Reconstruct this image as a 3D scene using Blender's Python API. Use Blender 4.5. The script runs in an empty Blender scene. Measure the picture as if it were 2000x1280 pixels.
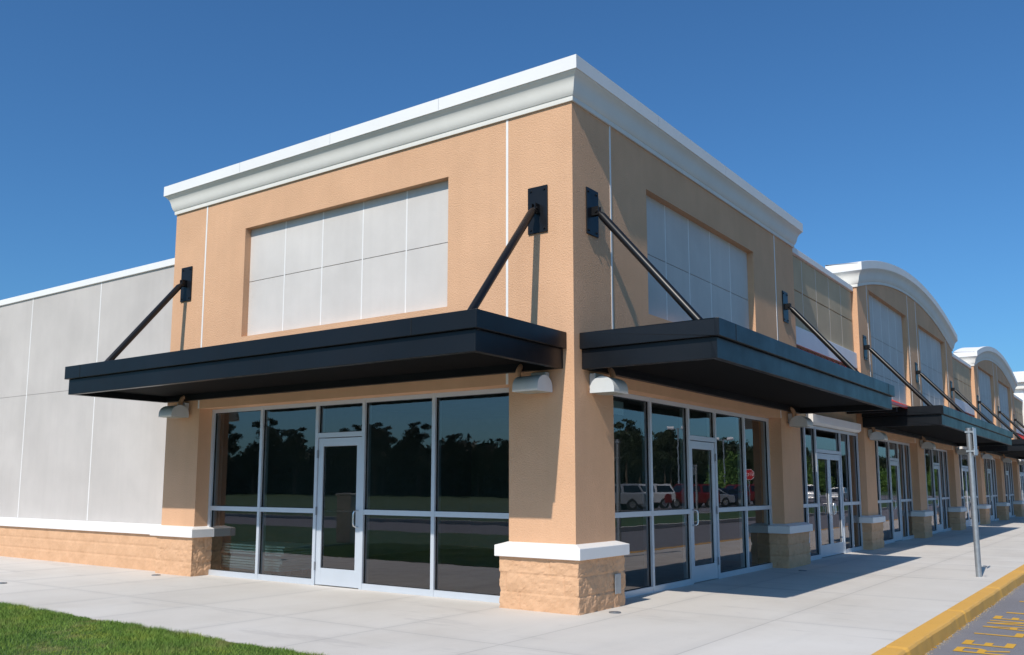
import bpy, math, random
import numpy as np
from mathutils import Vector, Matrix
random.seed(7); RNG = np.random.default_rng(7)
scene = bpy.context.scene
C = scene.collection
W = {}                      # world position of every object's origin

# ------------------------------------------------------------------ materials
def new_mat(name):
    m = bpy.data.materials.new(name); m.use_nodes = True
    nt = m.node_tree; b = nt.nodes['Principled BSDF']
    return m, nt, b
def N(nt, t, **kw):
    n = nt.nodes.new(t)
    for k, v in kw.items():
        if k in n.inputs: n.inputs[k].default_value = v
        else: setattr(n, k, v)
    return n
def pos(nt):
    return N(nt, 'ShaderNodeNewGeometry').outputs['Position']
def ramp(nt, fac, stops):
    r = N(nt, 'ShaderNodeValToRGB')
    e = r.color_ramp.elements
    while len(e) < len(stops): e.new(0.5)
    for i, (p, c) in enumerate(stops):
        e[i].position = p; e[i].color = (*c, 1)
    nt.links.new(fac, r.inputs['Fac']); return r.outputs['Color']
def noise(nt, scale, detail=4, rough=.55, vec=None):
    n = N(nt, 'ShaderNodeTexNoise'); n.inputs['Scale'].default_value = scale
    n.inputs['Detail'].default_value = detail; n.inputs['Roughness'].default_value = rough
    nt.links.new(vec if vec is not None else pos(nt), n.inputs['Vector']); return n.outputs['Fac']
def mapping(nt, scale=(1,1,1), rot=(0,0,0), loc=(0,0,0)):
    mp = N(nt, 'ShaderNodeMapping'); mp.inputs['Scale'].default_value = scale
    mp.inputs['Rotation'].default_value = rot; mp.inputs['Location'].default_value = loc
    nt.links.new(pos(nt), mp.inputs['Vector']); return mp.outputs['Vector']
def mixc(nt, fac, a, b, mode='MIX'):
    m = N(nt, 'ShaderNodeMix'); m.data_type = 'RGBA'; m.blend_type = mode
    for s, v in ((0, fac), (6, a), (7, b)):
        if isinstance(v, (int, float)): m.inputs[s].default_value = v
        elif isinstance(v, tuple): m.inputs[s].default_value = (*v, 1)
        else: nt.links.new(v, m.inputs[s])
    return m.outputs[2]
def mathn(nt, op, a, b=None, c=None):
    m = N(nt, 'ShaderNodeMath'); m.operation = op
    for i, v in enumerate((a, b, c)):
        if v is None: continue
        if isinstance(v, (int, float)): m.inputs[i].default_value = v
        else: nt.links.new(v, m.inputs[i])
    return m.outputs[0]
def bump(nt, b, h, strength, dist):
    n = N(nt, 'ShaderNodeBump'); n.inputs['Strength'].default_value = strength
    n.inputs['Distance'].default_value = dist
    nt.links.new(h, n.inputs['Height']); nt.links.new(n.outputs['Normal'], b.inputs['Normal'])

def simple(name, col, rough=.6, metal=0., var=.08, vscale=3., bs=0., bscale=80., bd=.002, spec=None):
    m, nt, b = new_mat(name)
    lo = tuple(c*(1-var) for c in col); hi = tuple(min(1, c*(1+var)) for c in col)
    nt.links.new(ramp(nt, noise(nt, vscale, 5, .6), [(.3, lo), (.7, hi)]), b.inputs['Base Color'])
    b.inputs['Roughness'].default_value = rough; b.inputs['Metallic'].default_value = metal
    if spec is not None: b.inputs['Specular IOR Level'].default_value = spec
    if bs: bump(nt, b, noise(nt, bscale, 4), bs, bd)
    return m

def stucco(name, col, strength=.9, scale=42., dist=.010):
    m, nt, b = new_mat(name)
    big = noise(nt, .9, 5, .6)
    lo = tuple(c*.91 for c in col); hi = tuple(c*1.06 for c in col)
    c1 = ramp(nt, big, [(.3, lo), (.7, hi)])
    streak = noise(nt, 1., 4, .6, mapping(nt, (7., 7., .35)))
    c2 = mixc(nt, ramp(nt, streak, [(.45, (0,0,0)), (.85, (.22,.22,.22))]), c1, tuple(c*.78 for c in col))
    nt.links.new(c2, b.inputs['Base Color'])
    b.inputs['Roughness'].default_value = .9; b.inputs['Specular IOR Level'].default_value = .2
    n1 = noise(nt, scale, 3, .6)
    pk = ramp(nt, n1, [(.35, (0,0,0)), (.62, (1,1,1))])
    h = mathn(nt, 'ADD', mathn(nt, 'MULTIPLY', pk, .6), mathn(nt, 'MULTIPLY', noise(nt, scale*4, 2), .25))
    bump(nt, b, h, strength, dist)
    return m

M = {}
M['stucco'] = stucco('orange_stucco', (.70, .415, .25), .85, 52., .0055)
M['stucco_grey'] = stucco('grey_stucco', (.53, .49, .46), .25, 60., .003)
M['stucco_panel'] = stucco('sign_panel_stucco', (.63, .59, .555), .25, 60., .003)
M['tile'] = stucco('khaki_tile_stucco', (.53, .42, .28), .5, 50., .005)
M['trim'] = simple('white_painted_trim', (.81, .785, .76), .55, var=.03, bs=.15, bscale=60)
M['cove'] = simple('cream_cornice_paint', (.74, .71, .65), .75, var=.04, vscale=1.5, bs=.12, bscale=50)
M['coping'] = simple('white_coping_metal', (.80, .785, .77), .7, var=.03, vscale=1., spec=.15)
def block_mat():
    m, nt, b = new_mat('split_face_block')
    c1 = ramp(nt, noise(nt, 5, 6, .7), [(.3, (.58,.345,.20)), (.7, (.70,.43,.26))])
    nt.links.new(c1, b.inputs['Base Color']); b.inputs['Roughness'].default_value = .92
    b.inputs['Specular IOR Level'].default_value = .2
    bump(nt, b, noise(nt, 90, 6, .7), .8, .005); return m
M['block'] = block_mat()
def black_mat():
    m, nt, b = new_mat('black_painted_metal')
    nt.links.new(ramp(nt, noise(nt, .8, 4), [(.3, (.006,.007,.009)), (.7, (.010,.011,.014))]), b.inputs['Base Color'])
    nt.links.new(ramp(nt, noise(nt, 2.5, 5, .65), [(.3, (.30,.30,.30)), (.75, (.42,.42,.42))]), b.inputs['Roughness'])
    b.inputs['Specular IOR Level'].default_value = .30
    bump(nt, b, noise(nt, 1.2, 2), .12, .02); return m
M['black'] = black_mat()
M['soffit'] = simple('black_soffit', (.004, .004, .0045), .8, spec=.1, var=.2)
M['seam'] = simple('dark_seam_gap', (.004, .004, .005), .8)
M['rod'] = simple('black_rod_enamel', (.007, .007, .008), .36, var=.1, spec=.35)
M['alu'] = simple('anodised_aluminium', (.60, .64, .69), .45, .30, var=.04, vscale=2.)
M['alu_bright'] = simple('brushed_handle_metal', (.72, .74, .76), .25, .9, var=.03)
M['hinge'] = simple('dark_hinge_metal', (.25, .26, .28), .5, .6)
M['gasket'] = simple('black_gasket', (.01, .01, .01), .6)
M['lamp'] = simple('silver_lamp_housing', (.60, .61, .60), .5, .0, var=.05)
M['lens'] = simple('lamp_lens_plate', (.30, .31, .27), .35)
M['galv'] = simple('galvanised_steel', (.42, .44, .46), .42, .7, var=.12, vscale=14., bs=.1, bscale=120)
M['signback'] = simple('bare_sign_metal', (.55, .57, .58), .4, .5)
M['red_roof'] = simple('red_painted_metal', (.42, .035, .03), .35, var=.05)
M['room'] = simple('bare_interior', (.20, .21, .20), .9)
M['room_floor'] = simple('interior_concrete', (.34, .33, .32), .8, var=.15)
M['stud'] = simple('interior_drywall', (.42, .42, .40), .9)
M['board'] = simple('pale_green_board', (.80, .86, .76), .8, var=.06)
M['paper'] = simple('white_paper', (.75, .75, .72), .8)
M['grit'] = simple('gutter_grit', (.30, .26, .20), .9, var=.5, vscale=60)
M['wood'] = simple('pallet_wood', (.35, .2, .09), .85, var=.2)
M['trunk'] = simple('pine_bark', (.10, .07, .05), .95, var=.3, vscale=5)
M['rubber'] = simple('tyre_rubber', (.015, .015, .015), .85)
M['tint'] = simple('car_window_glass', (.01, .012, .014), .05, spec=.9)
M['headlight'] = simple('headlight_glass', (.75, .77, .8), .1)
M['taillight'] = simple('taillight_glass', (.4, .01, .01), .15)
M['chrome'] = simple('chrome', (.7, .7, .7), .15, 1.)
M['stop'] = simple('stop_sign_red', (.50, .012, .015), .4)
M['signblue'] = simple('parking_sign_blue', (.02, .07, .35), .4)
M['sheet_white'] = simple('sign_white', (.82, .82, .82), .4)
M['cabinet'] = simple('utility_cabinet_paint', (.50, .47, .40), .5)
for k, c in (('car_white', (.72,.73,.72)), ('car_red', (.20,.010,.012)), ('car_silver', (.30,.32,.34)),
             ('car_blue', (.02,.03,.07)), ('car_black', (.015,.015,.017))):
    M[k] = simple(k+'_paint', c, .18, .1, var=.02, spec=.8)

def glass_mat():
    m, nt, b = new_mat('storefront_glass')
    nt.nodes.remove(b)
    out = [n for n in nt.nodes if n.type == 'OUTPUT_MATERIAL'][0]
    fr = N(nt, 'ShaderNodeFresnel'); fr.inputs['IOR'].default_value = 2.1
    gl = N(nt, 'ShaderNodeBsdfGlossy'); gl.inputs['Roughness'].default_value = .003
    gl.inputs['Color'].default_value = (1., .95, .97, 1)
    tr = N(nt, 'ShaderNodeBsdfTransparent'); tr.inputs['Color'].default_value = (.82, .92, .89, 1)
    bp = N(nt, 'ShaderNodeBump'); bp.inputs['Strength'].default_value = .14; bp.inputs['Distance'].default_value = .002
    nt.links.new(noise(nt, 1., 2, .5, mapping(nt, (1.5, 1.5, 4.))), bp.inputs['Height'])
    nt.links.new(bp.outputs['Normal'], gl.inputs['Normal'])
    mx = N(nt, 'ShaderNodeMixShader')
    nt.links.new(fr.outputs[0], mx.inputs[0]); nt.links.new(tr.outputs[0], mx.inputs[1]); nt.links.new(gl.outputs[0], mx.inputs[2])
    nt.links.new(mx.outputs[0], out.inputs['Surface']); return m
M['glass'] = glass_mat()

def concrete_mat():
    m, nt, b = new_mat('sidewalk_concrete')
    P = pos(nt); sx = N(nt, 'ShaderNodeSeparateXYZ'); nt.links.new(P, sx.inputs[0])
    X, Y = sx.outputs[0], sx.outputs[1]
    def line(v, period, off, w):
        t = mathn(nt, 'DIVIDE', mathn(nt, 'ADD', v, off), period)
        d = mathn(nt, 'ABSOLUTE', mathn(nt, 'SUBTRACT', mathn(nt, 'FRACT', t), .5))
        return mathn(nt, 'SMOOTH_MIN', mathn(nt, 'MAXIMUM', mathn(nt, 'SUBTRACT', 1, mathn(nt, 'DIVIDE', mathn(nt, 'MULTIPLY', d, period), w)), 0), 1, .05)
    lx = line(X, 1.52, .30, .012); ly = line(Y, 3.05, .62, .012)
    ln = mathn(nt, 'MAXIMUM', lx, ly)
    sx2 = line(X, 1.52, .30, .16); sy2 = line(Y, 3.05, .62, .16)
    soft = mathn(nt, 'MULTIPLY', mathn(nt, 'MAXIMUM', sx2, sy2), noise(nt, 1.3, 4, .7))
    # slab to slab tone
    cell = N(nt, 'ShaderNodeTexWhiteNoise'); cell.noise_dimensions = '2D'
    cv = N(nt, 'ShaderNodeCombineXYZ')
    nt.links.new(mathn(nt, 'FLOOR', mathn(nt, 'DIVIDE', mathn(nt, 'ADD', X, .30+.76), 1.52)), cv.inputs[0])
    nt.links.new(mathn(nt, 'FLOOR', mathn(nt, 'DIVIDE', mathn(nt, 'ADD', Y, .62+1.525), 3.05)), cv.inputs[1])
    nt.links.new(cv.outputs[0], cell.inputs['Vector'])
    base = ramp(nt, noise(nt, .55, 6, .62), [(.25, (.56,.515,.46)), (.5, (.65,.61,.56)), (.75, (.69,.655,.61))])
    base = mixc(nt, mathn(nt, 'MULTIPLY', cell.outputs[0], .22), base, (.50,.46,.41))
    streak = noise(nt, 1., 6, .65, mapping(nt, (2.2, .35, 1)))
    base = mixc(nt, ramp(nt, streak, [(.5, (0,0,0)), (.8, (.35,.35,.35))]), base, (.50,.475,.45))
    fine = noise(nt, 140, 3, .6)
    base = mixc(nt, ramp(nt, fine, [(.35, (.14,.14,.14)), (.6, (0,0,0))]), base, (.42,.40,.38))
    blot = noise(nt, 3.1, 5, .7, mapping(nt, (1,1,1), loc=(3,7,0)))
    base = mixc(nt, ramp(nt, blot, [(.62, (0,0,0)), (.72, (.25,.25,.25))]), base, (.43,.41,.39))
    wob = noise(nt, 1., 5, .7, mapping(nt, (.35, 1.6, 1), loc=(9, 1, 0)))
    base = mixc(nt, ramp(nt, wob, [(.58, (0,0,0)), (.66, (.5,.5,.5)), (.74, (0,0,0))]), base, (.46,.43,.40))
    gum = N(nt, 'ShaderNodeTexVoronoi'); gum.inputs['Scale'].default_value = 1.6; nt.links.new(P, gum.inputs['Vector'])
    base = mixc(nt, ramp(nt, gum.outputs['Distance'], [(.015, (.5,.5,.5)), (.028, (0,0,0))]), base, (.25,.235,.22))
    base = mixc(nt, mathn(nt, 'MULTIPLY', soft, .32), base, (.38,.365,.35))
    base = mixc(nt, mathn(nt, 'MULTIPLY', ln, .42), base, (.20,.19,.18))
    nt.links.new(base, b.inputs['Base Color']); b.inputs['Roughness'].default_value = .9
    b.inputs['Specular IOR Level'].default_value = .25
    h = mathn(nt, 'SUBTRACT', mathn(nt, 'MULTIPLY', fine, .2), ln)
    bump(nt, b, h, .5, .004); return m
M['concrete'] = concrete_mat()
def asphalt_mat():
    m, nt, b = new_mat('asphalt')
    c = ramp(nt, noise(nt, .7, 6, .65), [(.3, (.16,.152,.165)), (.7, (.21,.20,.215))])
    sp = noise(nt, 160, 2, .6)
    c = mixc(nt, ramp(nt, sp, [(.5, (0,0,0)), (.68, (.7,.7,.7))]), c, (.34,.33,.335))
    nt.links.new(c, b.inputs['Base Color']); b.inputs['Roughness'].default_value = .88
    bump(nt, b, sp, .6, .006); return m
M['asphalt'] = asphalt_mat()
def yellow_mat(name, wear, col):
    m, nt, b = new_mat(name)
    n = noise(nt, 9, 8, .75)
    c = mixc(nt, ramp(nt, n, [(wear-.06, (1,1,1)), (wear+.03, (0,0,0))]), col, (.23,.20,.16))
    c = mixc(nt, ramp(nt, noise(nt, 1.1, 5, .7), [(.45, (0,0,0)), (.8, (.3,.3,.3))]), c, tuple(x*.6 for x in col))
    nt.links.new(c, b.inputs['Base Color']); b.inputs['Roughness'].default_value = .6
    bump(nt, b, noise(nt, 40, 5), .4, .006); return m
M['yellow'] = yellow_mat('yellow_kerb_paint', .33, (.74, .40, .075))
M['yellow_mark'] = yellow_mat('yellow_road_paint', .36, (.70, .38, .03))
def grass_mat(name, lo, hi, sc=.9):
    m, nt, b = new_mat(name)
    g = noise(nt, sc, 5, .65)
    c = ramp(nt, g, [(.28, lo), (.55, hi), (.78, (hi[0]*1.8, hi[1]*1.15, hi[2]))])
    dry = noise(nt, 2.3, 5, .7, mapping(nt, loc=(4,2,0)))
    c = mixc(nt, ramp(nt, dry, [(.52, (0,0,0)), (.70, (.8,.8,.8))]), c, (.26,.22,.09))
    nt.links.new(c, b.inputs['Base Color']); b.inputs['Roughness'].default_value = .65
    b.inputs['Specular IOR Level'].default_value = .25
    return m
M['lawn'] = grass_mat('lawn_soil_and_thatch', (.035,.07,.012), (.05,.10,.018))
M['blade'] = grass_mat('grass_blade', (.095,.185,.03), (.175,.275,.045), 1.6)
M['meadow'] = grass_mat('far_meadow', (.035,.07,.015), (.06,.11,.025), .05)
def leaf_mat(name, lo, hi):
    m, nt, b = new_mat(name)
    nt.links.new(ramp(nt, noise(nt, .8, 4, .7), [(.3, lo), (.7, hi)]), b.inputs['Base Color'])
    b.inputs['Roughness'].default_value = .7; return m
M['needle'] = leaf_mat('pine_needles', (.014,.026,.010), (.036,.058,.018))
M['leaf'] = leaf_mat('light_green_leaves', (.06,.13,.02), (.13,.24,.04))
M['wood_far'] = leaf_mat('forest_leaves', (.010,.019,.007), (.028,.045,.014))

# ------------------------------------------------------------------ mesh builder
def world_of(o):
    return W.get(o.name, Vector((0,0,0))) if o is not None else Vector((0,0,0))
class MB:
    def __init__(s): s.v = []; s.f = []; s.sm = []
    def face(s, pts, smooth=False):
        b = len(s.v); s.v += [tuple(p) for p in pts]; s.f.append(tuple(range(b, b+len(pts)))); s.sm.append(smooth)
    def box(s, x0, x1, y0, y1, z0, z1):
        if x0 > x1: x0, x1 = x1, x0
        if y0 > y1: y0, y1 = y1, y0
        if z0 > z1: z0, z1 = z1, z0
        b = len(s.v)
        s.v += [(x0,y0,z0),(x1,y0,z0),(x1,y1,z0),(x0,y1,z0),(x0,y0,z1),(x1,y0,z1),(x1,y1,z1),(x0,y1,z1)]
        for q in ((0,3,2,1),(4,5,6,7),(0,1,5,4),(1,2,6,5),(2,3,7,6),(3,0,4,7)):
            s.f.append(tuple(b+i for i in q)); s.sm.append(False)
        return s
    def prism(s, poly, frame, d0, d1, smooth=False):
        """poly: list of (a,b); frame(a,b,d)->xyz ; extruded from d0 to d1"""
        n = len(poly); b = len(s.v)
        s.v += [tuple(frame(a, c, d0)) for a, c in poly] + [tuple(frame(a, c, d1)) for a, c in poly]
        for i in range(n):
            j = (i+1) % n
            s.f.append((b+i, b+j, b+n+j, b+n+i)); s.sm.append(smooth)
        e = len(s.v)
        s.v += [s.v[b+i] for i in range(2*n)]
        s.f.append(tuple(e+i for i in reversed(range(n)))); s.sm.append(False)
        s.f.append(tuple(e+n+i for i in range(n))); s.sm.append(False)
        return s
    def tube(s, pts, r, n=14, cap=True):
        pts = [Vector(p) for p in pts]; rings = []
        r = r if isinstance(r, (list, tuple)) else [r]*len(pts)
        t0 = (pts[1]-pts[0]).normalized()
        u = t0.orthogonal().normalized()
        for i, p in enumerate(pts):
            t = ((pts[min(i+1, len(pts)-1)] - pts[max(i-1, 0)])).normalized()
            u = (u - t*u.dot(t)).normalized(); w = t.cross(u)
            b = len(s.v); rings.append(b)
            for k in range(n):
                a = 2*math.pi*k/n
                s.v.append(tuple(p + (u*math.cos(a)+w*math.sin(a))*r[i]))
        for i in range(len(rings)-1):
            for k in range(n):
                a, c = rings[i], rings[i+1]; k2 = (k+1) % n
                s.f.append((a+k, a+k2, c+k2, c+k)); s.sm.append(True)
        if cap:
            for b, rev in ((rings[0], True), (rings[-1], False)):
                e = len(s.v); s.v += [s.v[b+k] for k in range(n)]
                q = list(range(e, e+n)); s.f.append(tuple(reversed(q)) if rev else tuple(q)); s.sm.append(False)
        return s
    def slab(s, org, ud, nd, us, ztop, holes, t, zs=None):
        """wall slab; front face on org + u*ud + z*Z, thickness t against nd; holes (u0,u1,z0,z1)"""
        org = Vector(org); ud = Vector(ud); nd = Vector(nd)
        zs = sorted(set([round(z, 4) for h in holes for z in h[2:]] + (zs or [0.])))
        U = sorted(set([round(u, 4) for h in holes for u in h[:2]] + [round(u, 4) for u in us]))
        topf = ztop if callable(ztop) else (lambda u: ztop)
        zs = zs + [1e9]
        def solid(i, j):
            if not (0 <= i < len(U)-1 and 0 <= j < len(zs)-1): return False
            uc = (U[i]+U[i+1])/2; zc = zs[j]+1e-4
            if zs[j] >= max(topf(U[i]), topf(U[i+1]))-1e-6: return False
            if zs[j+1] > 1e8: zc2 = zc
            for h in holes:
                if h[0] < uc < h[1] and h[2] <= zs[j]+1e-6 and zs[j+1] <= h[3]+1e-6: return False
            return True
        P = lambda u, z, d: tuple(org + ud*u - nd*d + Vector((0,0,min(z, topf(u)))))
        for i in range(len(U)-1):
            for j in range(len(zs)-1):
                if not solid(i, j): continue
                a, b_, c, d_ = U[i], U[i+1], zs[j], zs[j+1]
                s.face([P(a,c,0), P(b_,c,0), P(b_,d_,0), P(a,d_,0)]); s.face([P(b_,c,t), P(a,c,t), P(a,d_,t), P(b_,d_,t)])
                if not solid(i-1, j): s.face([P(a,c,t), P(a,c,0), P(a,d_,0), P(a,d_,t)])
                if not solid(i+1, j): s.face([P(b_,c,0), P(b_,c,t), P(b_,d_,t), P(b_,d_,0)])
                if not solid(i, j-1): s.face([P(a,c,t), P(b_,c,t), P(b_,c,0), P(a,c,0)])
                if not solid(i, j+1): s.face([P(a,d_,0), P(b_,d_,0), P(b_,d_,t), P(a,d_,t)])
        return s
    def build(s, name, mat, parent=None, bevel=0., seg=2):
        me = bpy.data.meshes.new(name)
        xs = [p[0] for p in s.v]; ys = [p[1] for p in s.v]; zz = [p[2] for p in s.v]
        c = Vector(((min(xs)+max(xs))/2, (min(ys)+max(ys))/2, min(zz)))
        me.from_pydata([(p[0]-c[0], p[1]-c[1], p[2]-c[2]) for p in s.v], [], s.f)
        me.polygons.foreach_set('use_smooth', s.sm)
        me.materials.append(M[mat]); me.update()
        o = bpy.data.objects.new(name, me); C.objects.link(o)
        o.parent = parent; o.location = c - world_of(parent); W[o.name] = c
        if bevel:
            m = o.modifiers.new('bevel', 'BEVEL'); m.width = bevel; m.segments = seg; m.limit_method = 'ANGLE'
            wd = o.modifiers.new('weld', 'WELD'); wd.merge_threshold = 1e-4
            o.modifiers.move(1, 0)
        return o
def tag(o, label=None, cat=None, group=None, kind=None):
    if label: o['label'] = label
    if cat: o['category'] = cat
    if group: o['group'] = group
    if kind: o['kind'] = kind
    return o
def empty(name, loc, label, cat, group=None):
    o = bpy.data.objects.new(name, None); C.objects.link(o); o.empty_display_size = .3
    o.location = loc; W[o.name] = Vector(loc); return tag(o, label, cat, group)
KIDS = {}
def copy_tree(o, loc, rotz=None, label=None):
    kids = {}
    for q in list(C.objects):
        if q.parent is not None: kids.setdefault(q.parent.name, []).append(q)
    def rec(a, par):
        c = a.copy(); C.objects.link(c); c.parent = par
        for ch in kids.get(a.name, []): rec(ch, c)
        return c
    c = rec(o, None); c.location = loc; W[c.name] = Vector(loc)
    if rotz is not None: c.rotation_euler = (0, 0, rotz)
    if label: c['label'] = label
    return c
def box(name, mat, parent, *a, bevel=0.):
    return MB().box(*a).build(name, mat, parent, bevel)

# frames: F(u, n, z) -> xyz ; u along the facade, n outward
class Facade:
    def __init__(s, kind, off=0.): s.k = kind; s.off = off
    def p(s, u, n, z): return (u, -n, z) if s.k == 'left' else (n, u, z)
    def box(s, mb, u0, u1, n0, n1, z0, z1):
        a = s.p(u0, n0, z0); b = s.p(u1, n1, z1); mb.box(a[0], b[0], a[1], b[1], z0, z1)
FL = Facade('left'); FR = Facade('right')

# ------------------------------------------------------------------ rough block base
def hsh(ix, iy, iz):
    h = (ix*374761393 + iy*668265263 + iz*2147483647) & 0xffffffff
    h = ((h ^ (h >> 13))*1274126177) & 0xffffffff
    return ((h ^ (h >> 16)) & 0xffff)/65535.
def vnoise(x, y, z):
    ix, iy, iz = math.floor(x), math.floor(y), math.floor(z)
    fx, fy, fz = x-ix, y-iy, z-iz
    fx, fy, fz = (t*t*(3-2*t) for t in (fx, fy, fz))
    r = 0
    for a in (0,1):
        for b in (0,1):
            for c in (0,1):
                r += hsh(ix+a, iy+b, iz+c)*(fx if a else 1-fx)*(fy if b else 1-fy)*(fz if c else 1-fz)
    return r
def rough_block(mb, x0, x1, y0, y1, z1, step, amp, sides, gd=.010):
    """box whose listed sides ('x1','y0','x0','y1') are split-face stone in courses"""
    nx = max(1, round((x1-x0)/step)); ny = max(1, round((y1-y0)/step)); nz = max(3, round(z1/step))
    def disp(x, y, z, n):
        d = (vnoise(x*7, y*7, z*11)-.5)*.9 + (vnoise(x*24, y*24, z*30)-.5)*.9 + (vnoise(x*55, y*55, z*60)-.5)*.7
        course = z1/3.
        g = abs((z/course) - round(z/course))*course
        dep = amp*d
        if 0.02 < z < z1-.02:
            dep -= gd*max(0, 1-g/(step*.8))
        row = math.floor(z/course)
        u = x+y + row*.2
        gu = abs(u/.41-round(u/.41))*.41
        dep -= gd*.8*max(0, 1-gu/(step*.8))
        if z <= .001 or z >= z1-.001: dep = min(dep, .004)
        return dep
    cache = {}
    def vert(x, y, z):
        k = (round(x, 4), round(y, 4), round(z, 4))
        if k in cache: return cache[k]
        n = [0, 0]
        if abs(x-x1) < 1e-5 and 'x1' in sides: n[0] += 1
        if abs(x-x0) < 1e-5 and 'x0' in sides: n[0] -= 1
        if abs(y-y0) < 1e-5 and 'y0' in sides: n[1] -= 1
        if abs(y-y1) < 1e-5 and 'y1' in sides: n[1] += 1
        d = disp(x, y, z, n)*(1.3 if n[0] else 1.)
        cache[k] = len(mb.v); mb.v.append((x+n[0]*d, y+n[1]*d, z)); return cache[k]
    L = lambda a, b, n: [a+(b-a)*i/n for i in range(n+1)]
    X, Y, Z = L(x0,x1,nx), L(y0,y1,ny), L(0,z1,nz)
    def quad(a, b, c, d): mb.f.append((a,b,c,d)); mb.sm.append(False)
    for side in ('y0','y1'):
        y = y0 if side == 'y0' else y1
        for i in range(nx):
            for k in range(nz):
                q = [vert(X[i],y,Z[k]), vert(X[i+1],y,Z[k]), vert(X[i+1],y,Z[k+1]), vert(X[i],y,Z[k+1])]
                quad(*(q if side == 'y0' else q[::-1]))
    for side in ('x0','x1'):
        x = x0 if side == 'x0' else x1
        for i in range(ny):
            for k in range(nz):
                q = [vert(x,Y[i],Z[k]), vert(x,Y[i+1],Z[k]), vert(x,Y[i+1],Z[k+1]), vert(x,Y[i],Z[k+1])]
                quad(*(q if side == 'x1' else q[::-1]))
    return mb
def cap_ring(mb, x0, x1, y0, y1, z0, z1, z2, p):
    """trim cap: vertical band z0..z1 proud by p, chamfer up to z2 at proud .0"""
    o = p; i = .004
    lo = [(x0-o,y0-o,z0),(x1+o,y0-o,z0),(x1+o,y1+o,z0),(x0-o,y1+o,z0)]
    mi = [(a,b,z1) for a,b,_ in lo]
    hi = [(x0-i,y0-i,z2),(x1+i,y0-i,z2),(x1+i,y1+i,z2),(x0-i,y1+i,z2)]
    b = len(mb.v); mb.v += lo+mi+hi
    for r in (0, 4):
        for k in range(4):
            j = (k+1) % 4; mb.f.append((b+r+k, b+r+j, b+r+4+j, b+r+4+k)); mb.sm.append(False)
    mb.f.append((b+3, b+2, b+1, b)); mb.sm.append(False); mb.f.append((b+8, b+9, b+10, b+11)); mb.sm.append(False)
def pillar_foot(parent, x0, x1, y0, y1, sides, step=.05, zb=.614, amp=.011):
    """block base and white cap round a pilaster foot; x0..y1 is the stucco footprint"""
    p = .08
    bx = (x0-(p if 'x0' in sides else 0), x1+(p if 'x1' in sides else 0), y0-(p if 'y0' in sides else 0), y1+(p if 'y1' in sides else 0))
    base = rough_block(MB(), *bx, zb, step, amp, sides).build('pillar_base', 'block', parent)
    m = MB(); cap_ring(m, x0-.004, x1+.004, y0-.004, y1+.004, zb, .745, .785, .125)
    cap = m.build('pillar_cap', 'trim', parent, bevel=.006)
    return base, cap

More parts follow.
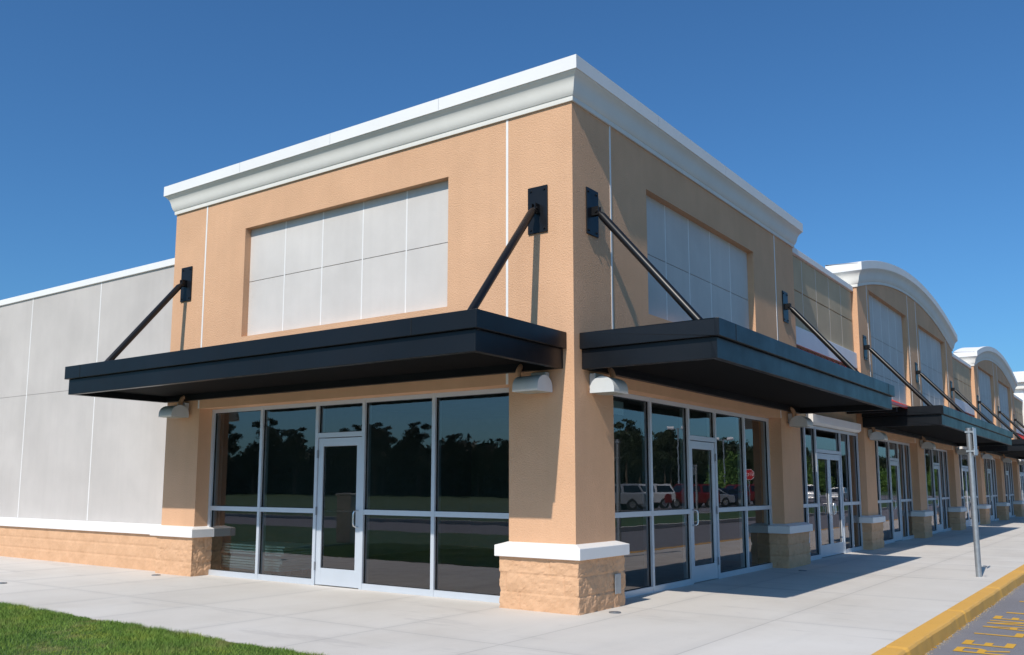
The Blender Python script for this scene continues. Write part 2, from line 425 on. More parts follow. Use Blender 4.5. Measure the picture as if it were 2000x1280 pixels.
# ------------------------------------------------------------------ storefront
def storefront(parent, F, n, edges, door, ztop=2.71, name='storefront_frame', handle_right=True, double=False, detail=True, z0=0.0):
    """edges: mullion lines incl. both ends; door: index of the door bay"""
    w = .058; dp0, dp1 = n+.045, n-.09
    fr = MB(); zsill = .10; zm0, zm1 = 1.045, 1.115
    def bx(mb, u0, u1, a, b, d0=dp0, d1=dp1): F.box(mb, u0, u1, d0, d1, a, b)
    us = edges
    # vertical members
    for i, u in enumerate(us):
        a = u if i == 0 else (u-w if i == len(us)-1 else u-w/2)
        bx(fr, a, a+w, z0, ztop)
    def span(i):
        a = us[i] + (w if i == 0 else w/2); b = us[i+1] - (w if i+1 == len(us)-1 else w/2); return a, b
    panes = []
    for i in range(len(us)-1):
        a, b = span(i); e = .0015
        bx(fr, a+e, b-e, ztop-.062, ztop-.002, dp0-.003, dp1+.003)
        if i == door:
            bx(fr, a+e, b-e, 2.165, 2.235, dp0-.003, dp1+.003)
            panes.append((a, b, 2.235, ztop-.062))
        else:
            bx(fr, a+e, b-e, z0+.001, z0+.085, dp0-.003, dp1+.003)
            bx(fr, a+e, b-e, zm0, zm1, dp0-.003, dp1+.003)
            panes.append((a, b, z0+.085, zm0)); panes.append((a, b, zm1, ztop-.062))
    frame = fr.build(name, 'alu', parent)
    gk = MB()
    for a, b, c, d in panes:      # black gasket round every pane
        g = .008
        for q in ((a, a+g, c, d), (b-g, b, c, d), (a+g, b-g, c, c+g), (a+g, b-g, d-g, d)):
            F.box(gk, q[0], q[1], n-.012, n+.012, q[2], q[3])
    gk.build('gasket', 'gasket', frame)
    for a, b, c, d in panes:
        g = MB(); F.box(g, a+.002, b-.002, n-.004, n+.004, c+.002, d-.002)
        # single sheet of glass
        g = MB(); q = [F.p(a+.002, n, c+.002), F.p(b-.002, n, c+.002), F.p(b-.002, n, d-.002), F.p(a+.002, n, d-.002)]
        g.face(q); g.build('glass_pane', 'glass', frame)
    # door leaves
    a, b = span(door); a += .006; b -= .006
    leaves = [(a, b, handle_right)] if not double else [(a, (a+b)/2-.003, True), ((a+b)/2+.003, b, False)]
    for la, lb, hr in leaves:
        st = .10; d0, d1 = n+.028, n-.02
        dm = MB()
        F.box(dm, la, la+st, d0, d1, z0+.012, 2.155); F.box(dm, lb-st, lb, d0, d1, z0+.012, 2.155)
        F.box(dm, la+st, lb-st, d0-.001, d1+.001, 2.035, 2.153); F.box(dm, la+st, lb-st, d0-.001, d1+.001, z0+.014, z0+.255)
        dr = dm.build('door', 'alu', parent, bevel=.003)
        g = MB(); g.face([F.p(la+st, n, z0+.25), F.p(lb-st, n, z0+.25), F.p(lb-st, n, 2.04), F.p(la+st, n, 2.04)])
        g.build('door_glass', 'glass', dr)
        gk = MB()
        for q in ((la+st, la+st+.008, z0+.255, 2.035), (lb-st-.008, lb-st, z0+.255, 2.035), (la+st+.008, lb-st-.008, z0+.255, z0+.263), (la+st+.008, lb-st-.008, 2.027, 2.035)):
            F.box(gk, q[0], q[1], n-.008, n+.008, q[2], q[3])
        gk.build('gasket', 'gasket', dr)
        hu = (lb-.05) if hr else (la+.05)
        hs = -1 if hr else 1
        h = MB(); pts = [F.p(hu, d0-.001, 1.10), F.p(hu, d0+.05, 1.10), F.p(hu+hs*.012, d0+.075, 1.085), F.p(hu+hs*.02, d0+.08, 1.05), F.p(hu+hs*.02, d0+.08, .92), F.p(hu+hs*.012, d0+.075, .885), F.p(hu, d0+.05, .87), F.p(hu, d0-.001, .87)]
        h.tube(pts, .012, 8); h.build('door_handle', 'alu_bright', dr)
        pb = MB(); pb.tube([F.p(la+.06, n-.06, 1.085), F.p(lb-.06, n-.06, 1.085)], .016, 8); pb.build('push_bar', 'alu_bright', dr)
        if detail:
            for hz in (.22, 1.02, 1.86):
                q = MB(); uu = la-.004 if hr else lb+.004
                q.tube([F.p(uu, d0+.014, hz), F.p(uu, d0+.014, hz+.12)], .011, 8); q.build('hinge', 'hinge', dr)
    return frame

# ------------------------------------------------------------------ canopy
Z1, Z2, Z3 = 3.29, 3.09, 2.85
def canopy(F, u0, u1, D, rods, label, group, seams=()):
    uc = (u0+u1)/2; L = F.p(uc, 0, Z3)
    t = empty('entrance_canopy', L, label, 'canopy', group)
    i = .05; e = .004
    def ring(name, a, b, d, z0, z1, th=.05):
        m = MB()
        F.box(m, a, b, d-th, d, z0, z1)
        F.box(m, a, a+th, .006, d-th, z0, z1); F.box(m, b-th, b, .006, d-th, z0, z1)
        F.box(m, a+th, b-th, .006, .006+th, z0, z1)
        return m.build(name, 'black', t, bevel=.006)
    top = ring('upper_fascia', u0, u1, D, Z2, Z1)
    low = ring('lower_fascia', u0+i, u1-i, D-i, Z3, Z2-.002, .07)
    m = MB(); F.box(m, u0+.052, u1-.052, .058, D-.052, Z2+.05, Z2+.09); m.build('roof_deck', 'black', t)
    m = MB(); F.box(m, u0+i+.072, u1-i-.072, .078, D-i-.072, Z3+.10, Z3+.13)
    nb = max(2, int((u1-u0)/1.5))
    m.build('soffit', 'soffit', t)
    m = MB()
    for u in seams:
        F.box(m, u-.0035, u+.0035, D+.0005, D+.0025, Z2+.004, Z1-.004)
    if seams: m.build('seam', 'seam', top)
    for (u, zpl) in rods:
        pl = MB(); F.box(pl, u-.145, u+.145, .005, .022, zpl-.3, zpl+.3)
        plate = pl.build('mounting_plate', 'black', t, bevel=.004)
        for du in (-.10, .10):
            for dz in (-.25, 0.0, .25):
                if dz == 0: continue
                b = MB(); b.tube([F.p(u+du, .021, zpl+dz), F.p(u+du, .036, zpl+dz)], .015, 6); b.build('bolt', 'black', plate)
        cl = MB()
        F.box(cl, u-.035, u-.02, .022, .12, zpl-.05, zpl+.06); F.box(cl, u+.02, u+.035, .022, .12, zpl-.05, zpl+.06)
        cl.tube([F.p(u-.05, .09, zpl), F.p(u+.05, .09, zpl)], .018, 8); cl.build('clevis', 'rod', plate)
        r = MB(); r.tube([F.p(u, .09, zpl), F.p(u, .16, zpl-.075), F.p(u, 1.50, Z1-.075)], [.022, .049, .049], 18)
        rod = r.build('hanger_rod', 'rod', t)
        f = MB(); F.box(f, u-.07, u+.07, 1.36, 1.62, Z2+.091, Z2+.104); f.build('rod_foot', 'black', rod)
    return t

def wall_lamp(F, u, label, z=2.57):
    t = empty('wall_lamp', F.p(u, 0, z), label, 'wall lamp', 'half round lamps over the storefront')
    h = MB(); poly = []
    for k in range(15):
        a = math.pi*k/14
        poly.append((.215-.165*math.cos(a), .03+.165*math.sin(a)**.85))
    poly = [(.05, 0)] + poly + [(.38, 0)]
    h.prism(poly, lambda a, b, d: F.p(d, a, z+b), u-.18, u+.18, True)
    h.build('housing', 'lamp', t)
    m = MB(); F.box(m, u-.155, u+.155, .075, .355, z-.004, z+.001); m.build('lens', 'lens', t)
    m = MB(); F.box(m, u-.11, u+.11, .004, .09, z+.06, z+.25); m.build('mounting_box', 'lamp', t, bevel=.01)
    return t
def elbow(parent, F, u):
    m = MB(); pts = []
    for k in range(9):
        a = math.pi/2*k/8
        pts.append(F.p(u, .12*math.sin(a)+.0, 2.93-.12*(1-math.cos(a))-.0))
    pts = [F.p(u, -.02, 2.93)] + [F.p(u, .13*math.sin(math.pi/2*k/8), 2.93-.13*(1-math.cos(math.pi/2*k/8))) for k in range(1, 9)] + [F.p(u, .13, 2.74)]
    m.tube(pts, .035, 10); return m.build('conduit_elbow', 'stucco', parent)

# ------------------------------------------------------------------ cornice
def cyma():
    P = [(.004, -.03), (.028, -.03), (.030, .0), (.030, .028), (.040, .036)]
    for k in range(17):          # concave cove below, convex roll above
        t = k/16; P.append((.042+.036*(1-(1-t)**4)+.072*t**4, .040+.24*t))
    P += [(.152, .285), (.158, .292), (.158, .309)]
    return P
PROF = cyma()
COP = [(.120, .300), (.172, .298), (.172, .47), (.16, .476), (-.25, .50), (-.27, .48), (-.27, .30)]
def sweep(mb, prof, path, closed, smooth):
    """path(o) -> list of (x,y,z) corner positions for offset o"""
    rows = [[(x, y, z+dz) for x, y, z in path(o)] for o, dz in prof]
    n = len(rows[0]); rng = n if closed else n-1
    for r in range(len(rows)-1):
        for i in range(rng):
            j = (i+1) % n
            mb.face([rows[r][i], rows[r][j], rows[r+1][j], rows[r+1][i]], False)
    return mb
def smooth_merge(o, ang=35):
    wd = o.modifiers.new('weld', 'WELD'); wd.merge_threshold = 1e-4
    return o

# ================================================================== SETTING
CAM = Vector((5.4566, -9.1286, 1.4585))
def sheet(name, mat, x0, x1, y0, y1, z):
    m = MB(); m.face([(x0,y0,z),(x1,y0,z),(x1,y1,z),(x0,y1,z)]); return tag(m.build(name, mat), kind='structure')
sheet('ground', 'meadow', -1500, 1500, -1500, 1500, -.20)
sheet('road', 'asphalt', 3.3, 9.2, -34, 120, -.13)
sheet('parking_lot', 'asphalt', 14.2, 64, -34, 170, -.128)
sheet('side_road', 'asphalt', -120, 3.295, -20, -12.3, -.126)
m = MB(); m.box(-40, 3.35, -12.3, 75, -.19, 0); sw = tag(m.build('sidewalk', 'concrete'), kind='structure')
# yellow kerb: slightly weathered profile
m = MB(); n = 260; y0, y1 = -12.3, 75
prof = [(3.352, -.19), (3.352, .0045), (3.36, .008), (3.515, .008), (3.535, .0), (3.55, -.02), (3.565, -.13), (3.565, -.19)]
ys = []
y = y0
while y < y1: ys.append(y); y += .06 if -2 < y < 14 else .6
ys.append(y1)
rows = []
for yy in ys:
    jx = (vnoise(yy*3, 1, 1)-.5)*.012; jt = abs(((yy+.1)/3.05)-round((yy+.1)/3.05))*3.05 < .03
    rows.append([(px + (jx+(vnoise(yy*9, pz*20, 5)-.5)*.012 if k > 3 else 0) - (.012 if jt and k > 2 else 0), yy, pz - (.01 if jt and 0 < k < 6 else 0)) for k, (px, pz) in enumerate(prof)])
for r in range(len(rows)-1):
    for k in range(len(prof)-1):
        m.face([rows[r][k], rows[r+1][k], rows[r+1][k+1], rows[r][k+1]])
kb = tag(m.build('kerb', 'yellow'), kind='structure')
m = MB(); g = MB()
for k in range(420):
    yy = random.uniform(-1.5, 11); xx = 3.567 + abs(random.gauss(0, .012)); r = random.uniform(.004, .02)
    q = [(xx+r*random.uniform(.3, .8)*math.cos(a), yy+r*random.uniform(.7, 2.2)*math.sin(a), -.1275) for a in (0, 1.1, 2.0, 3.1, 4.2, 5.3)]
    m.face(q)
for k in range(900):
    yy = random.uniform(-1.5, 14); xx = 3.572 + abs(random.gauss(0, .03)); r = random.uniform(.002, .007)
    g.tube([(xx, yy, -.129), (xx, yy, -.129+r*1.3)], [r, r*.5], 5)
tag(m.build('paint_splashes', 'yellow_mark'), kind='structure')
tag(g.build('gutter_grit', 'grit'), 'loose pale grit lying in the gutter along the yellow kerb', 'grit', kind='stuff')
# kerbs and grass island beyond the road, car park kerbs (seen in the glass)
for a in ((9.2, 9.4, -34, 120), (14.0, 14.2, -34, 120), (-120, 3.2, -20.2, -20.0)):
    m = MB(); m.box(*a, -.19, .02); tag(m.build('kerb', 'concrete'), kind='structure')
sheet('verge', 'meadow', 9.4, 14.0, -34, 120, -.01)
sheet('lawn', 'lawn', -40, .30, -12.2, -3.58, .006)

# grass blades ------------------------------------------------------
def blades():
    n1 = 150000
    x = RNG.uniform(-10.5, .30, n1*2); y = -3.54 - RNG.random(n1*2)**1.35*4.0
    keep = RNG.random(n1*2) < np.clip(1.2 - (-3.5-y)*.22, .25, 1)
    x, y = x[keep][:n1], y[keep][:n1]; n = len(x)
    edge = -3.60 - .008*(x+3) + .035*np.sin(x*5.1) + .03*np.sin(x*13.7+1) + RNG.normal(0, .015, n)
    y = np.minimum(y, edge+RNG.random(n)*.02)
    h = RNG.uniform(.018, .045, n)*(1+.35*np.sin(x*2.3+y*3.1)); a = RNG.uniform(0, 2*np.pi, n); w = RNG.uniform(.0018, .0035, n)
    lean = RNG.normal(0, .55, (n, 2))*h[:, None]
    v = np.empty((n, 3, 3))
    v[:, 0] = np.stack([x-np.cos(a)*w, y-np.sin(a)*w, np.full(n, .004)], 1)
    v[:, 1] = np.stack([x+np.cos(a)*w, y+np.sin(a)*w, np.full(n, .004)], 1)
    v[:, 2] = np.stack([x+lean[:, 0], y+lean[:, 1], h+.004], 1)
    me = bpy.data.meshes.new('grass'); me.vertices.add(n*3); me.loops.add(n*3); me.polygons.add(n)
    me.vertices.foreach_set('co', v.reshape(-1)); me.loops.foreach_set('vertex_index', np.arange(n*3, dtype=np.int32))
    me.polygons.foreach_set('loop_start', np.arange(0, n*3, 3, dtype=np.int32))
    me.update(); me.validate(); me.materials.append(M['blade'])
    o = bpy.data.objects.new('grass', me); C.objects.link(o)
    tag(o, 'short green mown grass along the edge of the concrete pavement', 'grass', kind='stuff')
blades()

# FIRE LANE lettering on the road, read facing the kerb ----------------
LET = {  # strokes in a unit box, (a along the reading direction 0..1, b height 0 bottom..1 top), thick in letter units
 'F': [(0,0,.22,1), (.22,.80,1,1), (.22,.44,.75,.62)], 'I': [(.38,0,.62,1)],
 'E': [(0,0,.22,1), (.22,.82,1,1), (.22,.42,.75,.58), (.22,0,1,.18)],
 'L': [(0,0,.22,1), (.22,0,1,.18)]}
def letter(mb, ch, y, wdt, x0, hgt, z):
    def q(pts): mb.face([(x0+(1-b)*hgt, y+a*wdt, z) for a, b in pts])
    if ch in LET:
        for a, b, c, d in LET[ch]: q([(a,b),(c,b),(c,d),(a,d)])
    elif ch == 'N':
        q([(0,0),(.2,0),(.2,1),(0,1)]); q([(.8,0),(1,0),(1,1),(.8,1)]); q([(.2,1),(.2,.68),(.8,0),(.8,.32)][::-1])
    elif ch == 'A':
        q([(0,0),(.2,0),(.6,1),(.4,1)]); q([(1,0),(.8,0),(.52,.78),(.6,1)][::-1]); q([(.30,.25),(.70,.25),(.64,.41),(.36,.41)])
    elif ch == 'R':
        q([(0,0),(.22,0),(.22,1),(0,1)]); q([(.22,.84),(.8,.84),(.95,1),(.22,1)]); q([(.22,.42),(.8,.42),(.8,.57),(.22,.57)])
        q([(.8,.42),(1,.55),(1,.9),(.95,1),(.8,.84)]); q([(.45,.42),(.66,.42),(1,0),(.78,0)])
    elif ch == 'O':
        q([(0,.15),(.2,.15),(.2,.85),(0,.85)]); q([(.8,.15),(1,.15),(1,.85),(.8,.85)]); q([(0,.85),(1,.85),(.85,1),(.15,1)]); q([(.15,0),(.85,0),(1,.15),(0,.15)])
    elif ch == 'P':
        q([(0,0),(.22,0),(.22,1),(0,1)]); q([(.22,.84),(.8,.84),(.95,1),(.22,1)]); q([(.22,.42),(.95,.42),(.8,.57),(.22,.57)]); q([(.8,.57),(.95,.42),(1,.55),(1,.9),(.95,1),(.8,.84)])
m = MB()
for ch, y in (('F', -.62), ('I', -.1), ('R', .86), ('E', 1.34), ('L', 2.14), ('A', 2.66), ('N', 3.1), ('E', 3.57)):
    pass
for ch, y in (('F', -.25), ('I', .30), ('R', .84), ('E', 1.34), ('L', 2.14), ('A', 2.64), ('N', 3.08), ('E', 3.55)):
    letter(m, ch, y, .30, 3.75, .46, -.126)
tag(m.build('road_marking', 'yellow_mark'), kind='structure')
m = MB(); m.face([(3.82, 4.2, -.126), (7.5, 4.2, -.126), (7.5, 4.3, -.126), (3.82, 4.3, -.126)])
m.face([(3.82, 5.6, -.126), (7.5, 5.6, -.126), (7.5, 5.7, -.126), (3.82, 5.7, -.126)])
tag(m.build('road_marking', 'yellow_mark'), kind='structure')

# ================================================================== CORNER STORE
XL, XPl, XPr = -8.11, -7.21, -.948
ZOP, ZT = 2.71, 6.24
YP, YQ, YT = .954, 7.372, 8.49
dL, dR = .30, .27
T = empty('corner_store', (0, 0, 0), 'big near orange stucco corner store with two grey sign panels and square white cornice', 'building')
tw = .42
m = MB()
m.slab((0, 0, 0), (1, 0, 0), (0, -1, 0), [XL, 0], ZT, [(XPl, XPr, 0, ZOP), (-6.205, -1.952, 3.82, 5.615)], tw, [0.])
m.slab((0, 0, 0), (0, 1, 0), (1, 0, 0), [tw, YT], ZT, [(YP, YQ, 0, ZOP), (2.012, 6.24, 3.82, 5.61)], tw, [0.])
m.box(XL, XL+.3, tw, YT, 0, ZT); m.box(XL+.3, -tw, YT-.3, YT, 0, ZT)
m.build('wall', 'stucco', T)
def sign_panel(parent, F, u0, u1, z0, z1, cols, zr, n=-.12, g=.007):
    us = [u0-.03] + cols + [u1+.03]; zs = [z0-.03] + zr + [z1+.03]
    m = MB()
    for i in range(len(us)-1):
        for j in range(len(zs)-1):
            F.box(m, us[i]+g/2, us[i+1]-g/2, n, n-.03, zs[j]+g/2, zs[j+1]-g/2)
    p = m.build('sign_panel', 'stucco_panel', parent, bevel=.004, seg=1)
    b = MB(); F.box(b, u0-.04, u1+.04, n-.0305, n-.06, z0-.04, z1+.04); b.build('joint_backing', 'stucco_panel', p)
    # vertical joints carry a white bead
    b = MB()
    for c in cols: F.box(b, c-.011, c+.011, n+.003, n-.028, z0+.001, z1-.001)
    b.build('joint_bead', 'trim', p)
sign_panel(T, FL, -6.205, -1.952, 3.82, 5.615, [-5.355, -4.505, -3.655, -2.80], [4.74])
sign_panel(T, FR, 2.012, 6.24, 3.82, 5.61, [2.86, 3.70, 4.55, 5.40], [4.74])
for F, us in ((FL, (-7.235, -.975)), (FR, (.965, 7.385))):
    for u in us:
        m = MB(); F.box(m, u-.017, u+.017, -.02, .005, ZOP+.004, ZT-.035); m.build('expansion_joint', 'trim', T)
loop = lambda o: [(XL-o, -o, ZT-.0), (o, -o, ZT), (o, YT+o, ZT), (XL-o, YT+o, ZT)]
loop2 = lambda o: [(XL-o, -o, ZT-.03), (o, -o, ZT-.03), (o, YT+o, ZT-.03), (XL-o, YT+o, ZT-.03)]
m = MB(); sweep(m, PROF, loop2, True, False); cn = m.build('cornice', 'cove', T)
m = MB(); sweep(m, [(a, b) for a, b in COP], loop2, True, False); cp = m.build('coping', 'coping', T)
for x in (-6.2, -4.1, -2.0): box('coping_seam', 'galv', cp, x-.002, x+.002, -.1735, -.1721, ZT+.275, ZT+.44)
for yv in (2.1, 4.6, 7.0): box('coping_seam', 'galv', cp, .1721, .1735, yv-.002, yv+.002, ZT+.275, ZT+.44)
m = MB(); m.box(XL+.1, -.1, .1, YT-.1, ZT-.25, ZT-.1); m.build('roof', 'room', T)
pillar_foot(T, XPr, 0, 0, YP, ('x0','x1','y0','y1'), .022)
pillar_foot(T, XL, XPl, 0, .5, ('x1','y0'), .03)
pillar_foot(T, -.5, 0, YQ, YT-.02, ('x1','y0','y1'), .035)
storefront(T, FL, -dL, [XPl+.001, -5.94, -4.665, -3.695, -2.38, XPr-.001], 2)
storefront(T, FR, -dR, [YP+.001, 2.47, 3.77, 4.82, 6.11, YQ-.001], 2, handle_right=False)
elbow(T, FL, -.72); elbow(T, FR, .72); elbow(T, FL, -7.55); elbow(T, FR, 7.75)
m = MB(); m.box(.096, .106, .74, .89, .16, .40); m.build('junction_cover', 'galv', T, bevel=.006)
# interior of the corner store: floor, walls, ceiling
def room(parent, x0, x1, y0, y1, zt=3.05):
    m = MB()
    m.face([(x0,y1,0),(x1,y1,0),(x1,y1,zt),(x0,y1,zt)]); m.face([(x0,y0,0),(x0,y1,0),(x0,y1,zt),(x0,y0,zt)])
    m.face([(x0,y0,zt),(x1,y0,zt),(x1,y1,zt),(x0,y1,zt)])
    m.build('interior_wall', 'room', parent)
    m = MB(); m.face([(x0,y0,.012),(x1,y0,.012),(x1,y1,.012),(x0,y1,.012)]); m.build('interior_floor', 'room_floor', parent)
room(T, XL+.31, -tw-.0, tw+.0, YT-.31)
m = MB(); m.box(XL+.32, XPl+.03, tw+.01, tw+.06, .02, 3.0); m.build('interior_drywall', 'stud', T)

# things inside the shop window
st = empty('board_stack', (-6.6, 1.25, 0.012), 'stack of pale green boards on a pallet behind the left shop window', 'building boards')
m = MB()
for k in range(3): m.box(-7.3, -5.95, .56+k*.33, .66+k*.33, .014, .10)
m.build('pallet', 'wood', st)
z = .102
for k in range(9):
    dx = random.uniform(-.06, .06); dy = random.uniform(-.04, .04)
    box('board', 'board', st, -7.42+dx, -5.72+dx, .54+dy, 1.3+dy, z, z+.028); z += .042
    if k == 4: z += .03
tag(box('paper_notice', 'paper', None, -.335, -.33, 1.5, 1.85, 2.42, 2.6), 'blank pale notice taped inside the top of the right shop window', 'notice')

# ================================================================== SIDE BUILDING (grey wall)
S = empty('side_building', (-20, .20, 0), 'long pale grey panelled wall building with white coping left of the corner store', 'building')
SX0, SX1 = -34., XL-.003
m = MB()
xs = [SX0] + [-10.76-2.61*k for k in range(9)][::-1] + [SX1]
for a, b in zip(xs[:-1], xs[1:]):
    for c, d in ((.0, 3.295), (3.301, 5.355)):
        m.box(a+.004, b-.004, .20, .38, c+(.001 if c else 0), d)
m.build('wall', 'stucco_grey', S, bevel=.003, seg=1)
for x in xs[1:-1]: box('expansion_joint', 'trim', S, x-.014, x+.014, .197, .22, .79, 5.355)
m = MB(); m.box(SX0, SX1, .208, 9, 0, 5.2); m.build('core', 'stucco_grey', S)
m = MB(); m.box(SX0-.03, SX1, .165, .44, 5.357, 5.48); m.build('coping', 'coping', S, bevel=.004)
rb = rough_block(MB(), -30, -8.195, .10, .18, .614, .035, .006, ('y0',), .006).build('block_base', 'block', S)
m = MB()
pr_ = [(.098, .614), (.05, .614), (.05, .745), (.198, .785), (.198, .614)]
m.prism(pr_, lambda a, b, d: (d, a, b), -30, -8.25); m.build('base_cap', 'trim', S, bevel=.005)

# ================================================================== LINK STORE (khaki tiles, double door, red awning)
def link_store(y0, label):
    y1 = y0+4.83
    t = empty('link_store', (0, y0, 0), label, 'building', 'low khaki stores between the tall ones')
    nx = -.15
    m = MB(); m.slab((nx, 0, 0), (0, 1, 0), (1, 0, 0), [y0, y1], 6.16, [(y0+.02, y1-.02, 0, ZOP)], .35, [0.])
    m.build('wall', 'tile', t)
    m = MB(); ys = [y0+.01+ (y1-y0-.02)*k/5 for k in range(6)]; zs = [4.66, 5.42, 6.14]
    for i in range(5):
        for j in range(2): m.box(nx+.001, nx+.02, ys[i]+.012, ys[i+1]-.012, zs[j]+.012, zs[j+1]-.012)
    m.build('wall_tile', 'tile', t, bevel=.004, seg=1)
    for yy in ys[1:-1]: box('tile_joint', 'trim', t, nx+.001, nx+.017, yy-.009, yy+.009, 4.66, 6.14)
    m = MB(); m.box(nx-.36, nx+.07, y0+.005, y1-.005, 6.162, 6.285); m.build('coping', 'coping', t, bevel=.004)
    m = MB(); m.box(nx+.021, nx+.08, y0+.005, y1-.005, 4.27, 4.645); m.build('trim_band', 'trim', t, bevel=.006)
    m = MB(); m.box(nx-7, nx-.36, y0, y1, 5.6, 5.8); m.box(nx-7, nx-6.8, y0, y1, 0, 5.6); m.build('roof', 'room', t)
    room(t, nx-6.5, nx-.36, y0, y1)
    f = nx-.03
    storefront(t, FR, f, [y0+.03, y0+.72, y0+1.45, y0+3.28, y0+4.0, y1-.03], 2, double=True, detail=False)
    b = MB(); b.prism([(nx+.002, 2.72), (nx+.10, 2.72), (nx+.155, 2.76), (nx+.155, 2.92), (nx+.002, 2.92)], lambda a, c, d: (a, d, c), y0+.85, y1-.25)
    b.build('door_hood', 'trim', t, bevel=.005)
    return t
def red_awning(y0, label):
    y1 = y0+4.80; t = empty('red_awning', (0, y0, 3.3), label, 'awning', 'red metal awnings between the black canopies')
    pr = [(-.12, 4.24), (.30, 3.78), (.70, 3.45), (1.02, 3.30), (1.02, 3.24), (.98, 3.24), (.66, 3.40), (.26, 3.72), (-.12, 4.16)]
    m = MB(); m.prism(pr, lambda a, c, d: (a, d, c), y0+.06, y1-.06); m.build('awning_roof', 'red_roof', t)
    m = MB()
    for k in range(11):
        yy = y0+.12+(y1-y0-.24)*k/10
        m.prism([(-.11, 4.232), (.30, 3.782), (.70, 3.452), (1.015, 3.302), (1.015, 3.315), (.705, 3.466), (.308, 3.796), (-.11, 4.248)], lambda a, c, d: (a, d, c), yy-.012, yy+.012)
    m.build('standing_seam', 'red_roof', t)
    for yy in (y0+.9, y0+2.4, y1-.9):
        m = MB(); m.box(-.125, .95, yy-.05, yy+.05, 3.12, 3.22); m.build('bracket', 'black', t)
    return t

# ================================================================== ARCHED STORE
AY0, AY1 = 13.34, 26.20
def arched_store(label):
    t = empty('arched_store', (0, AY0, 0), label, 'building', 'orange stores with arched white cornices')
    half = (AY1-AY0)/2; yc = (AY0+AY1)/2; rise = .80; R = (half*half+rise*rise)/(2*rise); zb = 6.33
    def arc(y):
        dy = min(abs(y-yc), half); return zb + math.sqrt(R*R-dy*dy)-(R-rise)
    us = [AY0+(AY1-AY0)*k/40 for k in range(41)]
    bays = [(14.30, 19.31), (20.25, 25.25)]; pans = [(14.50, 18.80), (20.50, 24.80)]
    holes = [(a, b, 0, ZOP) for a, b in bays] + [(a, b, 3.75, 6.40) for a, b in pans]
    m = MB(); m.slab((0, 0, 0), (0, 1, 0), (1, 0, 0), us, arc, holes, .62, [0., 6.0]); m.build('wall', 'stucco', t)
    m = MB(); m.box(-8, -.62, AY0, AY0+.3, 0, 6.0); m.box(-8, -.62, AY1-.3, AY1, 0, 6.0); m.box(-8, -7.7, AY0+.3, AY1-.3, 0, 6.0)
    m.box(-7.7, -.62, AY0+.3, AY1-.3, 5.7, 5.9); m.build('side_wall', 'stucco', t)
    for a, b in pans:
        sign_panel(t, FR, a, b, 3.75, 6.40, [a+(b-a)*k/5 for k in range(1, 5)], [4.35, 5.30])
    for u in (14.27, 19.05, 20.20, 25.08):
        m = MB(); m.box(-.02, .005, u-.017, u+.017, ZOP+.004, arc(u)-.035); m.build('expansion_joint', 'trim', t)
    def path(o):
        P = [(-.66, AY0-o, zb), (-.3, AY0-o, zb)]
        for k in range(49):
            s = k/48; P.append((o, AY0-o+(AY1-AY0+2*o)*s, arc(AY0+(AY1-AY0)*s)))
        P += [(-.3, AY1+o, zb), (-.66, AY1+o, zb)]
        return [(x, y, z-.03) for x, y, z in P]
    sc = 1.14
    m = MB(); sweep(m, [(a*1.1, b*sc) for a, b in PROF], path, False, False)
    e0 = [path(a*1.1)[0] for a, b in PROF]; pts = [(e0[i][0], e0[i][1], e0[i][2]+PROF[i][1]*sc) for i in range(len(PROF))]
    m.face(pts + [(pts[0][0], AY0, pts[-1][2])]); m.build('cornice', 'cove', t)
    m = MB(); sweep(m, [(a*1.08, b*sc) for a, b in COP if a > 0] + [(-.02, .56)], path, False, False)
    # curved top of the parapet
    def top(x): return [(x, AY0-.2+(AY1-AY0+.4)*k/48, arc(AY0+(AY1-AY0)*k/48)-.03+.52+(.04 if x < -.1 else 0)) for k in range(49)]
    a, b = top(.1), top(-.66)
    for k in range(48): m.face([a[k], a[k+1], b[k+1], b[k]]); m.face([b[k], b[k+1], (-.66, b[k+1][1], 5.8), (-.66, b[k][1], 5.8)])
    m.build('coping', 'coping', t)
    for i, (a, b) in enumerate(((AY0, 14.30), (19.31, 20.25), (25.25, AY1))):
        pillar_foot(t, -.5, 0, a, b, ('x1','y0','y1'), .05)
    for a, b in bays:
        storefront(t, FR, -.25, [a+.001, a+1.2, a+2.45, a+3.5, a+4.25, b-.001], 2, detail=False, handle_right=False)
        elbow(t, FR, a-.55)
    room(t, -7.6, -.625, AY0+.31, AY1-.31)
    return t
DY = 17.72
link = link_store(8.495, 'khaki tiled link store with double glass doors between the corner store and nearest arched store')
link2 = copy_tree(link, (0, 8.495+DY, 0), label='khaki tiled link store between the two arched stores')
link3 = copy_tree(link, (0, 8.495+2*DY, 0), label='khaki tiled link store just past the farther arched store')
aw = red_awning(8.51, 'red metal awning beside the nearest black canopy end')
copy_tree(aw, (0, 8.51+DY, 3.3), label='red metal awning between the second and third canopies')
copy_tree(aw, (0, 8.51+2*DY, 3.3), label='red metal awning farthest down the row of shops')
ar = arched_store('nearer orange store with a tall arched white cornice and two tall grey panels')
ar2 = copy_tree(ar, (0, AY0+DY, 0), label='farther orange store with an arched white cornice, next to the far white store')

